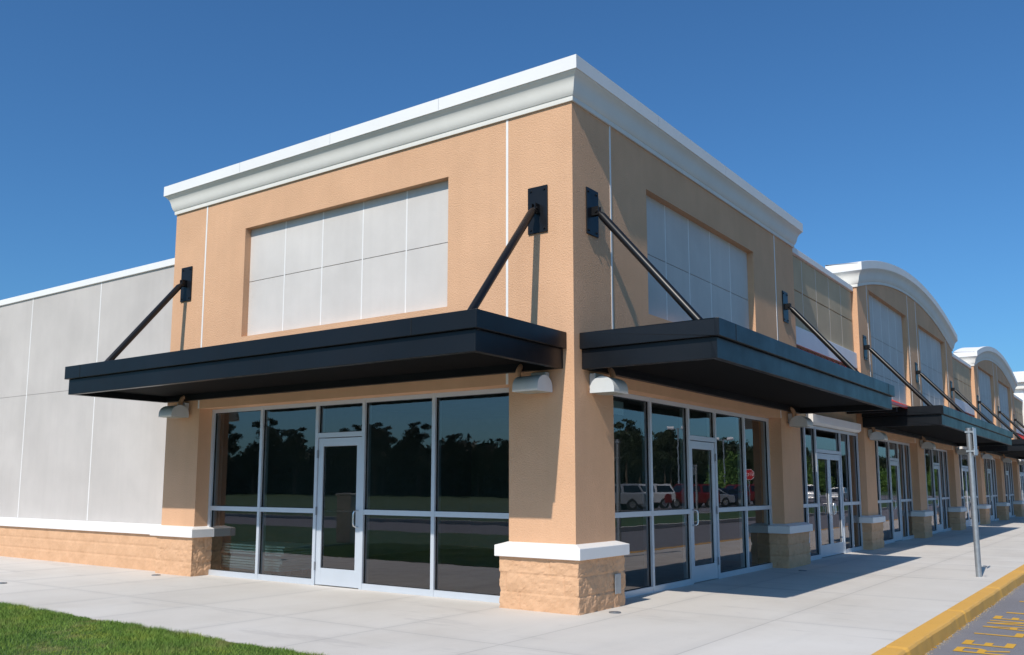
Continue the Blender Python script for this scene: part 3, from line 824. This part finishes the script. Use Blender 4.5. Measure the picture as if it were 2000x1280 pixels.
# far store
f0 = 2*DY+8.495+4.84
t = empty('far_store', (0, f0, 0), 'farthest white store with stepped square cornice at the right edge', 'building')
m = MB(); m.box(-10, 0, f0, f0+14, 0, 6.9); m.build('wall', 'trim', t)
m = MB(); m.box(-10.2, .22, f0-.22, f0+14.2, 6.9, 7.25); m.build('cornice', 'cove', t, bevel=.02)
m = MB(); m.box(-10.4, .42, f0-.42, f0+14.4, 7.252, 7.85); m.build('coping', 'coping', t, bevel=.02)
m = MB(); m.box(.001, .05, f0+1, f0+13, 3.6, 6.6); m.build('sign_panel', 'stucco_panel', t)
m = MB(); pts = [(f0+1+12*k/16, 5.0+1.5*math.sin(math.pi*k/16)) for k in range(17)]
m.prism(pts + [(f0+13, 4.6)] + [(a, b-.4) for a, b in reversed(pts)][1:-1] + [(f0+1, 4.6)], lambda a, b, d: (d, a, b), .052, .6); m.build('red_arch', 'red_roof', t)
m = MB()
for k in range(3): m.box(.001, .03, f0+1.2+4*k, f0+4.4+4*k, .2, 2.7)
m.build('shop_window', 'tint', t)

# ================================================================== CANOPIES
canopy(FL, -8.19, -.10, 1.80, [(-.50, 4.88), (-7.72, 4.88)], 'black flat canopy on the left facade of the corner store, hung on two rods', 'black flat canopies over the shop fronts', (-1.0, -7.75))
canopy(FR, .118, 8.42, 1.765, [(.455, 4.87), (7.86, 4.87)], 'black flat canopy on the right facade of the corner store, hung on two rods', 'black flat canopies over the shop fronts', (.62, 7.95))
c2 = canopy(FR, 13.17, 25.75, 1.765, [(13.80, 4.83), (19.78, 4.83), (25.55, 4.83)], 'black flat canopy on the nearer arched store, hung on three rods', 'black flat canopies over the shop fronts', (13.75, 19.5, 25.2))
copy_tree(c2, Vector(c2.location)+Vector((0, DY, 0)), label='black flat canopy on the farther arched store, mostly cut off by the right edge')

# ================================================================== LAMPS
wall_lamp(FL, -.455, 'silver half round lamp on the left face of the nearest corner pillar')
wall_lamp(FL, -7.60, 'silver half round lamp under the far left end of the left canopy')
wall_lamp(FR, .455, 'silver half round lamp on the right face of the nearest corner pillar')
l0 = wall_lamp(FR, 7.88, 'silver half round lamp on the second pillar, beside the white door hood')
for i, (yy, nm) in enumerate(((13.8, 'third pillar, past the double doors'), (19.78, 'fourth pillar, middle of the nearer arched store'), (25.72, 'fifth pillar, at the end of the second canopy'),
               (31.5, 'sixth pillar, first of the farther arched store'), (37.5, 'seventh pillar, middle of the farther arched store'), (43.4, 'eighth pillar, last of the farther arched store'))):
    copy_tree(l0, (0, yy, 2.57), label='silver half round lamp on the '+nm)

# ================================================================== SIGN POLES, DRAIN CAPS
def sign_pole(x, y, label, ptilt=.02):
    t = empty('sign_pole', (x, y, 0), label, 'sign pole', 'steel poles with small signs by the yellow kerb')
    m = MB(); m.tube([(x, y, -.02), (x-ptilt*.3, y, 2.42)], .045, 20); m.build('pole', 'galv', t)
    m = MB(); m.tube([(x-ptilt*.3, y, 2.419), (x-ptilt*.3, y, 2.435)], .047, 20); m.build('pole_cap', 'galv', t)
    sx = x+.075; m = MB(); m.box(sx, sx+.008, y-.15, y+.15, 1.98, 2.44); s = m.build('sign_plate', 'signback', t)
    m = MB()
    for z in (2.05, 2.37): m.tube([(x-.058, y-.03, z), (x-.058, y+.03, z)], .006, 6); m.box(x-.06, sx, y-.052, y-.047, z-.015, z+.015); m.box(x-.06, sx, y+.047, y+.052, z-.015, z+.015)
    m.build('sign_bracket', 'galv', t)
    m = MB(); m.face([(sx+.0085, y-.14, 1.99), (sx+.0085, y+.14, 1.99), (sx+.0085, y+.14, 2.43), (sx+.0085, y-.14, 2.43)]); m.build('sign_face', 'sheet_white', s)
    m = MB(); m.tube([(x, y+.05, .16), (x+.03, y+.05, .17), (x+.085, y+.05, .17)], .014, 8); m.tube([(x+.075, y+.01, .17), (x+.11, y+.05, .17), (x+.075, y+.09, .17)], .012, 8); m.build('chain_ring', 'galv', t)
    return t
p1 = sign_pole(3.037, 7.72, 'grey steel pole with an edge-on sign standing alone by the yellow kerb')
p2 = copy_tree(p1, (10.6, 29.2, -.01), label='second steel sign pole across the road, seen only mirrored in the door glass')
for (x, y, nm) in ((.30, .36, 'small dark drain cap in the pavement at the foot of the corner pillar'), (-7.74, -.30, 'small dark drain cap in the pavement below the left pilaster'),
                   (-8.46, -2.40, 'small dark drain cap in the pavement near the left edge of the photo'), (.40, 7.0, 'small dark drain cap in the shade before the second pillar')):
    m = MB(); m.tube([(x, y, .001), (x, y, .012)], .07, 20); m.tube([(x, y, .0121), (x, y, .016)], .035, 12)
    tag(m.build('drain_cap', 'hinge'), nm, 'drain cap', 'round drain caps in the pavement')
cb = empty('utility_cabinet', (-10.7, -6.9, 0), 'beige utility cabinet on the lawn, seen only mirrored in the door glass', 'cabinet')
box('cabinet_body', 'cabinet', cb, -11.0, -10.5, -6.75, -6.25, .05, 1.2, bevel=.03); box('cabinet_lid', 'cabinet', cb, -11.03, -10.47, -6.78, -6.22, 1.202, 1.27, bevel=.02)

# ================================================================== PARKED VEHICLES (mirrored in the glass)
def vehicle(kind, mat, x, y, rot, label):
    t = empty('parked_car', (0, 0, 0), label, 'car', 'vehicles parked across the road')
    if kind == 'suv':
        L, H, Wd = 4.7, 1.75, 1.85
        body = [(-2.35,.35),(-2.35,.95),(-2.25,1.05),(-1.05,1.12),(2.3,1.12),(2.35,.9),(2.35,.38)]; cab = [(-1.05,1.1),(-.35,1.70),(2.0,1.72),(2.28,1.1)]
    elif kind == 'pickup':
        L, H, Wd = 5.5, 1.85, 1.95
        body = [(-2.75,.4),(-2.75,1.0),(-2.6,1.12),(-1.2,1.18),(2.75,1.18),(2.75,.45)]; cab = [(-1.2,1.16),(-.55,1.82),(.75,1.84),(.95,1.16)]
    else:
        L, H, Wd = 4.6, 1.45, 1.78
        body = [(-2.3,.3),(-2.3,.72),(-2.1,.85),(-.9,.95),(1.5,.95),(2.25,.88),(2.3,.65),(2.3,.32)]; cab = [(-.95,.93),(-.2,1.40),(.9,1.42),(1.7,.93)]
    fr = lambda a, b, d: (a, d, b)
    m = MB(); m.prism(body, fr, -Wd/2, Wd/2); bd = m.build('body', mat, t, bevel=.07, seg=3)
    m = MB(); n = len(cab); ins = .18
    lo = [(-Wd/2+.06), (Wd/2-.06)]; b0 = len(m.v)
    for sgn in (-1, 1):
        for a, b in cab:
            w = Wd/2-.05 - (ins if b > cab[0][1]+.2 else 0); m.v.append((a, sgn*w, b))
    for i in range(n):
        j = (i+1) % n; m.f.append((b0+i, b0+j, b0+n+j, b0+n+i)); m.sm.append(False)
    m.f.append(tuple(range(b0, b0+n))); m.sm.append(False); m.f.append(tuple(reversed(range(b0+n, b0+2*n)))); m.sm.append(False)
    m.build('cabin', mat, t, bevel=.04)
    cx_ = sum(a for a, b in cab)/4; cz_ = sum(b for a, b in cab)/4
    def wv(a, b, sg): return (a, sg*(Wd/2-.05-(ins if b > cab[0][1]+.2 else 0)), b)
    mid = (cab[1][0]+cab[2][0])/2
    for sg in (-1, 1):             # side windows, split by a pillar
        for lo_, hi_ in (((cab[0][0], mid), (cab[1][0], mid)), ((mid, cab[3][0]), (mid, cab[2][0]))):
            q = []
            for a, b in ((lo_[0], cab[0][1]), (lo_[1], cab[0][1]), (hi_[1], cab[1][1]), (hi_[0], cab[1][1])):
                ccx = (lo_[0]+lo_[1]+hi_[0]+hi_[1])/4; f_ = .80
                aa = ccx+(a-ccx)*.86; bb = cz_+(b-cz_)*.74
                k_ = (bb-cab[0][1])/(cab[1][1]-cab[0][1])
                q.append((aa, sg*(Wd/2-.05-ins*k_+.03), bb))
            g = MB(); g.face(q if sg < 0 else q[::-1]); g.build('side_window', 'tint', t)
    for (p0, p1), nm, off in (((cab[0], cab[1]), 'windscreen', -.03), ((cab[3], cab[2]), 'rear_window', .03)):
        q = []
        for (a, b), kk in ((p0, 0), (p1, 1)):
            aa = (p0[0]+p1[0])/2+(a-(p0[0]+p1[0])/2)*.84+off; bb = cz_+(b-cz_)*.80; hw = (Wd/2-.05-ins*kk)*.86
            q += [(aa, -hw, bb), (aa, hw, bb)] if kk == 0 else [(aa, hw, bb), (aa, -hw, bb)]
        g = MB(); g.face(q); g.build(nm, 'tint', t)
    top = max(b for a, b in cab); xs = [a for a, b in cab if b > top-.1]
    m = MB(); m.box(min(xs)+.03, max(xs)-.03, -Wd/2+.24, Wd/2-.24, top-.01, top+.03); m.build('roof', mat, t, bevel=.02)
    for wx in (-L*.31, L*.31):
        for s in (-1, 1):
            m = MB(); m.tube([(wx, s*(Wd/2-.22), .36), (wx, s*(Wd/2+.015), .36)], .36, 24); w = m.build('wheel', 'rubber', t)
            m = MB(); m.tube([(wx, s*(Wd/2+.016), .36), (wx, s*(Wd/2+.03), .36)], .21, 18); m.build('rim', 'chrome', w)
    for s in (-1, 1):
        zf = body[1][1]-.18
        box('headlight', 'headlight', t, -L/2-.01, -L/2+.1, s*(Wd/2-.36), s*(Wd/2-.08), zf-.08, zf+.08, bevel=.02)
        box('taillight', 'taillight', t, L/2-.1, L/2+.01, s*(Wd/2-.22), s*(Wd/2-.06), zf-.1, zf+.12, bevel=.02)
    box('bumper', 'chrome' if kind == 'pickup' else mat, t, -L/2-.07, -L/2+.05, -Wd/2+.05, Wd/2-.05, .38, .55, bevel=.03)
    t.location = (x, y, -.128); t.rotation_euler = (0, 0, rot); return t
vs = [('suv','car_silver',23.6,44.4,2.3,'silver sport utility car parked across the road, mirrored in the first right window pane'),
      ('sedan','car_black',24.3,47.4,2.2,'low black sedan behind the silver sport utility car, mirrored in the glass'),
      ('suv','car_white',24.2,50.6,2.25,'white sport utility car beside the red one, mirrored in the glass'),
      ('suv','car_red',22.0,53.6,2.15,'bright red sport utility car across the road, mirrored in the glass'),
      ('sedan','car_silver',22.6,58.2,2.2,'low silver sedan across the road, mirrored behind the door glass'),
      ('sedan','car_blue',22.8,61.8,2.2,'dark blue sedan across the road, mirrored in the glass'),
      ('suv','car_red',23.0,66.2,2.2,'farther red sport utility car across the road, mirrored in the glass'),
      ('suv','car_black',23.2,70.5,2.2,'black sport utility car past the stop sign, mirrored in the glass'),
      ('suv','car_white',22.5,84,1.4,'white sport utility car far down the car park, mirrored in the arched store'),
      ('sedan','car_white',22.8,96,1.5,'white sedan far down the car park, mirrored in the arched store')]
for v in vs: vehicle(*v)
# lamp poles, stop sign, handicap sign
def light_pole(x, y, h, label):
    t = empty('car_park_light', (x, y, -.1), label, 'light pole', 'twin headed car park lights')
    m = MB(); m.tube([(x, y, -.1), (x, y, .7)], .3, 16); m.build('footing', 'concrete', t)
    m = MB(); m.tube([(x, y, .7), (x, y, h)], [.09, .06], 12); m.build('pole', 'galv', t)
    for s in (-1, 1):
        m = MB(); m.tube([(x, y, h-.1), (x+s*.45, y-s*.2, h)], .035, 8); a = m.build('arm', 'galv', t)
        m = MB(); m.tube([(x+s*.35, y-s*.15, h+.02), (x+s*.9, y-s*.4, h+.05)], [.2, .16], 12); m.build('lamp_head', 'sheet_white', t)
light_pole(30, 70, 6.9, 'tall twin headed car park light, mirrored in the second right window pane')
light_pole(30.5, 82.5, 6.4, 'farther twin headed car park light, mirrored right of the shop door')
t = empty('stop_sign', (21.1, 64.2, -.13), 'red octagonal stop sign across the road, mirrored in the shop glass', 'stop sign')
m = MB(); m.tube([(21.1, 64.2, -.13), (21.1, 64.2, 2.75)], .035, 10); m.build('post', 'galv', t)
SN = Vector((-.35, -.94, 0)).normalized(); SR = Vector((-SN.y, SN.x, 0)); SC = Vector((21.1, 64.2, 2.42))
oc = [(.44*math.cos(math.pi/8+k*math.pi/4), .44*math.sin(math.pi/8+k*math.pi/4)) for k in range(8)]
sfr = lambda a, b, d: SC + SR*a + Vector((0, 0, b)) + SN*d
m = MB(); m.prism([(a*1.08, b*1.08) for a, b in oc], sfr, .045, .052); m.build('sign_border', 'sheet_white', t)
m = MB(); m.prism(oc, sfr, .053, .06); sf = m.build('sign_face', 'stop', t)
cu = bpy.data.curves.new('sign_text', 'FONT'); cu.body = 'STOP'; cu.size = .36; cu.align_x = 'CENTER'; cu.align_y = 'CENTER'
tmp = bpy.data.objects.new('tmp_text', cu); C.objects.link(tmp); dg = bpy.context.evaluated_depsgraph_get()
me = bpy.data.meshes.new_from_object(tmp.evaluated_get(dg)); bpy.data.objects.remove(tmp)
me.materials.clear(); me.materials.append(M['sheet_white'])
tx = bpy.data.objects.new('sign_text', me); C.objects.link(tx); tx.parent = t
tx.location = SC + SN*.065 - Vector((21.1, 64.2, -.13)); tx.rotation_euler = (math.pi/2, 0, math.atan2(SR.y, SR.x))
t = empty('parking_sign', (20.8, 51.6, -.13), 'small blue and white parking sign across the road, mirrored in the glass', 'sign')
m = MB(); m.tube([(20.8, 51.6, -.13), (20.8, 51.6, 2.3)], .03, 8); m.build('post', 'galv', t)
box('sign_face', 'sheet_white', t, 20.65, 20.95, 51.54, 51.55, 1.9, 2.3); box('sign_plate', 'sheet_white', t, 20.65, 20.95, 51.54, 51.55, 1.5, 1.75)
box('sign_symbol', 'signblue', t, 20.70, 20.90, 51.53, 51.538, 1.98, 2.22)

# ================================================================== TREES
def leaf_mesh(name, mat, lobes, nleaf, size, flat=.6):
    tot = nleaf; V = []; w = np.array([a[3]**2 for a in lobes]); w = w/w.sum()
    for (lx, ly, lz, r), ww in zip(lobes, w):
        k = max(6, int(tot*ww)); d = RNG.normal(0, 1, (k, 3)); d /= np.linalg.norm(d, axis=1)[:, None]
        rad = r*(RNG.random(k)**.45)*(1+.35*np.sin(d[:, 0]*5+lx)*np.cos(d[:, 1]*4))
        c = d*rad[:, None]*np.array([1, 1, flat]) + np.array([lx, ly, lz])
        a = RNG.normal(0, 1, (k, 3)); a /= np.linalg.norm(a, axis=1)[:, None]
        b = np.cross(a, RNG.normal(0, 1, (k, 3))); b /= np.linalg.norm(b, axis=1)[:, None]
        s = size*RNG.uniform(.6, 1.4, k)[:, None]
        V.append(np.stack([c-a*s-b*s*.4, c+a*s-b*s*.3, c+b*s*.8], 1))
    V = np.concatenate(V); n = len(V)
    me = bpy.data.meshes.new(name); me.vertices.add(n*3); me.loops.add(n*3); me.polygons.add(n)
    me.vertices.foreach_set('co', V.reshape(-1)); me.loops.foreach_set('vertex_index', np.arange(n*3, dtype=np.int32))
    me.polygons.foreach_set('loop_start', np.arange(0, n*3, 3, dtype=np.int32)); me.update(); me.validate()
    me.materials.append(M[mat]); return me
def pine(i, h, spread):
    lobes = []
    for k in range(17):
        z = h*(.50+.47*k/16); r = spread*(1.05-.75*abs(k/16-.25))*random.uniform(.55, 1.0)
        a = random.uniform(0, 6.28); q = r*.75*random.uniform(.2, 1)
        lobes.append((math.cos(a)*q, math.sin(a)*q, z, r*.46))
    crown = bpy.data.objects.new('crown', leaf_mesh('crown', 'needle', lobes, 7000, .19, .5))
    C.objects.link(crown)
    m = MB(); m.tube([(0,0,0), (.1,0,h*.5), (-.05,.1,h*.93)], [.28, .18, .05], 8)
    for (a, b, c, r) in lobes[:14]: m.tube([(0, 0, c-.8), (a, b, c)], [.07, .03], 5)
    tr = m.build('trunk', 'trunk', None)
    root = empty('pine_tree', (0, 0, 0), 'tall dark pine in the treeline, mirrored in the shop glass', 'pine tree', 'pines of the far treeline')
    crown.parent = root; tr.parent = root; return root
protos = [pine(0, 13, 4.6), pine(1, 14.5, 4.3), pine(2, 11.5, 4.8)]
places = []
for (x, y, s) in ((-137, -99, 1.05), (-131, -104, 1.0), (-126, -97, .8), (-118, -100, .92), (-111, -106, .72), (-102, -100, .8), (-97, -98, .92), (-92, -103, .85), (-88, -99, .66), (-79, -104, .58), (-72, -99, .6), (-66, -103, .75), (-147, -102, 1.0), (-60, -100, .8), (-122, -109, .82), (-114, -96, .78), (-107, -103, .84), (-100, -107, .80), (-94, -97, .86), (-85, -104, .70), (-75, -97, .62), (-134, -108, .98)):
    places.append((x, y, s))
for (x, y, s) in ((70, 136, .95), (72, 145, .85), (69, 152, .98), (74, 160, .9), (71, 169, .78), (70, 180, .95), (73, 190, .75), (70, 200, .9), (72, 212, 1.0), (71, 226, .9), (70, 124, .9), (73, 112, .85), (71, 240, .9), (70, 262, .9), (72, 290, .9)):
    places.append((x, y, s))
for i, (x, y, s) in enumerate(places):
    o = protos[i] if i < 3 else copy_tree(protos[i % 3], (0, 0, 0))
    o.location = (x, y, -.2); o.rotation_euler = (0, 0, i*1.7); o.scale = (s, s, s)
lb = [(random.uniform(-1.6, 1.6), random.uniform(-1.6, 1.6), 2.6+random.uniform(-.9, 2.0), 1.2) for _ in range(9)]
t = empty('light_green_tree', (0, 0, 0), 'bright green young tree behind the stop sign, mirrored in the shop glass', 'tree')
cr = bpy.data.objects.new('crown', leaf_mesh('crown', 'leaf', lb, 5000, .12, .9)); C.objects.link(cr); cr.parent = t
tk = MB().tube([(0,0,0),(0,.05,2.8)], [.12, .06], 8).build('trunk', 'trunk', None); tk.parent = t; t.location = (31, 84, -.2)
for yy, xx in ((104, 30), (122, 33)):
    o = copy_tree(t, (xx, yy, -.2), label='bright green young tree %s down the car park, mirrored in the shop glass' % ('halfway' if yy < 110 else 'far'))
def forest(name, pts, h, label):
    lob = [(x, y, z*random.uniform(.88, 1.1), r) for x, y in pts for z, r in ((h*.15, 3.2), (h*.42, 3.4), (h*.65, 3.2), (h*.84, 2.0+random.random()*1.6))]
    o = bpy.data.objects.new(name, leaf_mesh(name, 'wood_far', lob, 150000, .42, .9)); C.objects.link(o)
    tag(o, label, 'forest', kind='stuff')
forest('forest', [(-175+k*3.1, -106-random.random()*5) for k in range(52)], 7.2, 'dense dark wood behind the side road, mirrored in the left windows')
forest('forest', [(76+random.random()*5, 96+k*3.6) for k in range(75)], 11., 'dense dark wood beyond the car park, mirrored in the right windows')

forest('forest', [(-20+k*3.4+random.random()*2, 372+random.random()*6) for k in range(34)], 14., 'dense dark wood at the far end of the car park, mirrored in the distant shop fronts')
for i, (xx, yy) in enumerate(((27, 140), (34, 158), (28, 178), (33, 205), (27, 232), (34, 262), (26, 300))):
    copy_tree(t, (xx, yy, -.2), label='bright green tree far down the car park, mirrored in the distant shop fronts')['group'] = 'trees down the car park'

# ================================================================== CAMERA, LIGHT, WORLD
yaw, pitch, roll, fpx, ppx, ppy = .6309, .1332, .0027, 1754.0083, -39.0962, 73.911
cy, sy, cp_, sp_ = math.cos(yaw), math.sin(yaw), math.cos(pitch), math.sin(pitch)
Fv = Vector((-sy*cp_, cy*cp_, sp_)); Rv = Vector((cy, sy, 0)); Uv = Rv.cross(Fv)
R2 = math.cos(roll)*Rv + math.sin(roll)*Uv; U2 = -math.sin(roll)*Rv + math.cos(roll)*Uv
cam = bpy.data.cameras.new('camera'); co = bpy.data.objects.new('camera', cam); C.objects.link(co)
mt = Matrix((R2, U2, -Fv)).transposed().to_4x4(); mt.translation = CAM; co.matrix_world = mt
cam.sensor_width = 36; cam.sensor_fit = 'HORIZONTAL'; cam.lens = fpx/2000*36
cam.shift_x = -ppx/2000; cam.shift_y = ppy/2000; cam.clip_end = 6000; cam.clip_start = .05
scene.camera = co
sd = Vector((.10, -.98, 1.)).normalized()       # towards the sun
sun = bpy.data.lights.new('sun', 'SUN'); sun.energy = 4.15; sun.angle = math.radians(.53); sun.color = (1., .93, .835)
so = bpy.data.objects.new('sun', sun); C.objects.link(so); so.rotation_euler = sd.to_track_quat('Z', 'Y').to_euler()
so.location = (5, -20, 20)
w = bpy.data.worlds.new('World'); scene.world = w; w.use_nodes = True; nt = w.node_tree
bg = nt.nodes['Background']; sk = nt.nodes.new('ShaderNodeTexSky'); sk.sky_type = 'NISHITA'; sk.sun_disc = False
sk.sun_elevation = math.asin(sd.z); sk.sun_rotation = math.atan2(sd.x, sd.y)
sk.altitude = 0; sk.air_density = 1.0; sk.dust_density = 1.2; sk.ozone_density = 2.0
tint = mixc(nt, 1., sk.outputs[0], (.35, .68, .96), 'MULTIPLY')
nt.links.new(tint, bg.inputs[0]); bg.inputs[1].default_value = .13
scene.view_settings.view_transform = 'Standard'; scene.view_settings.look = 'None'
scene.view_settings.exposure = 0; scene.view_settings.gamma = 1
scene.cycles.max_bounces = 8; scene.cycles.transparent_max_bounces = 12
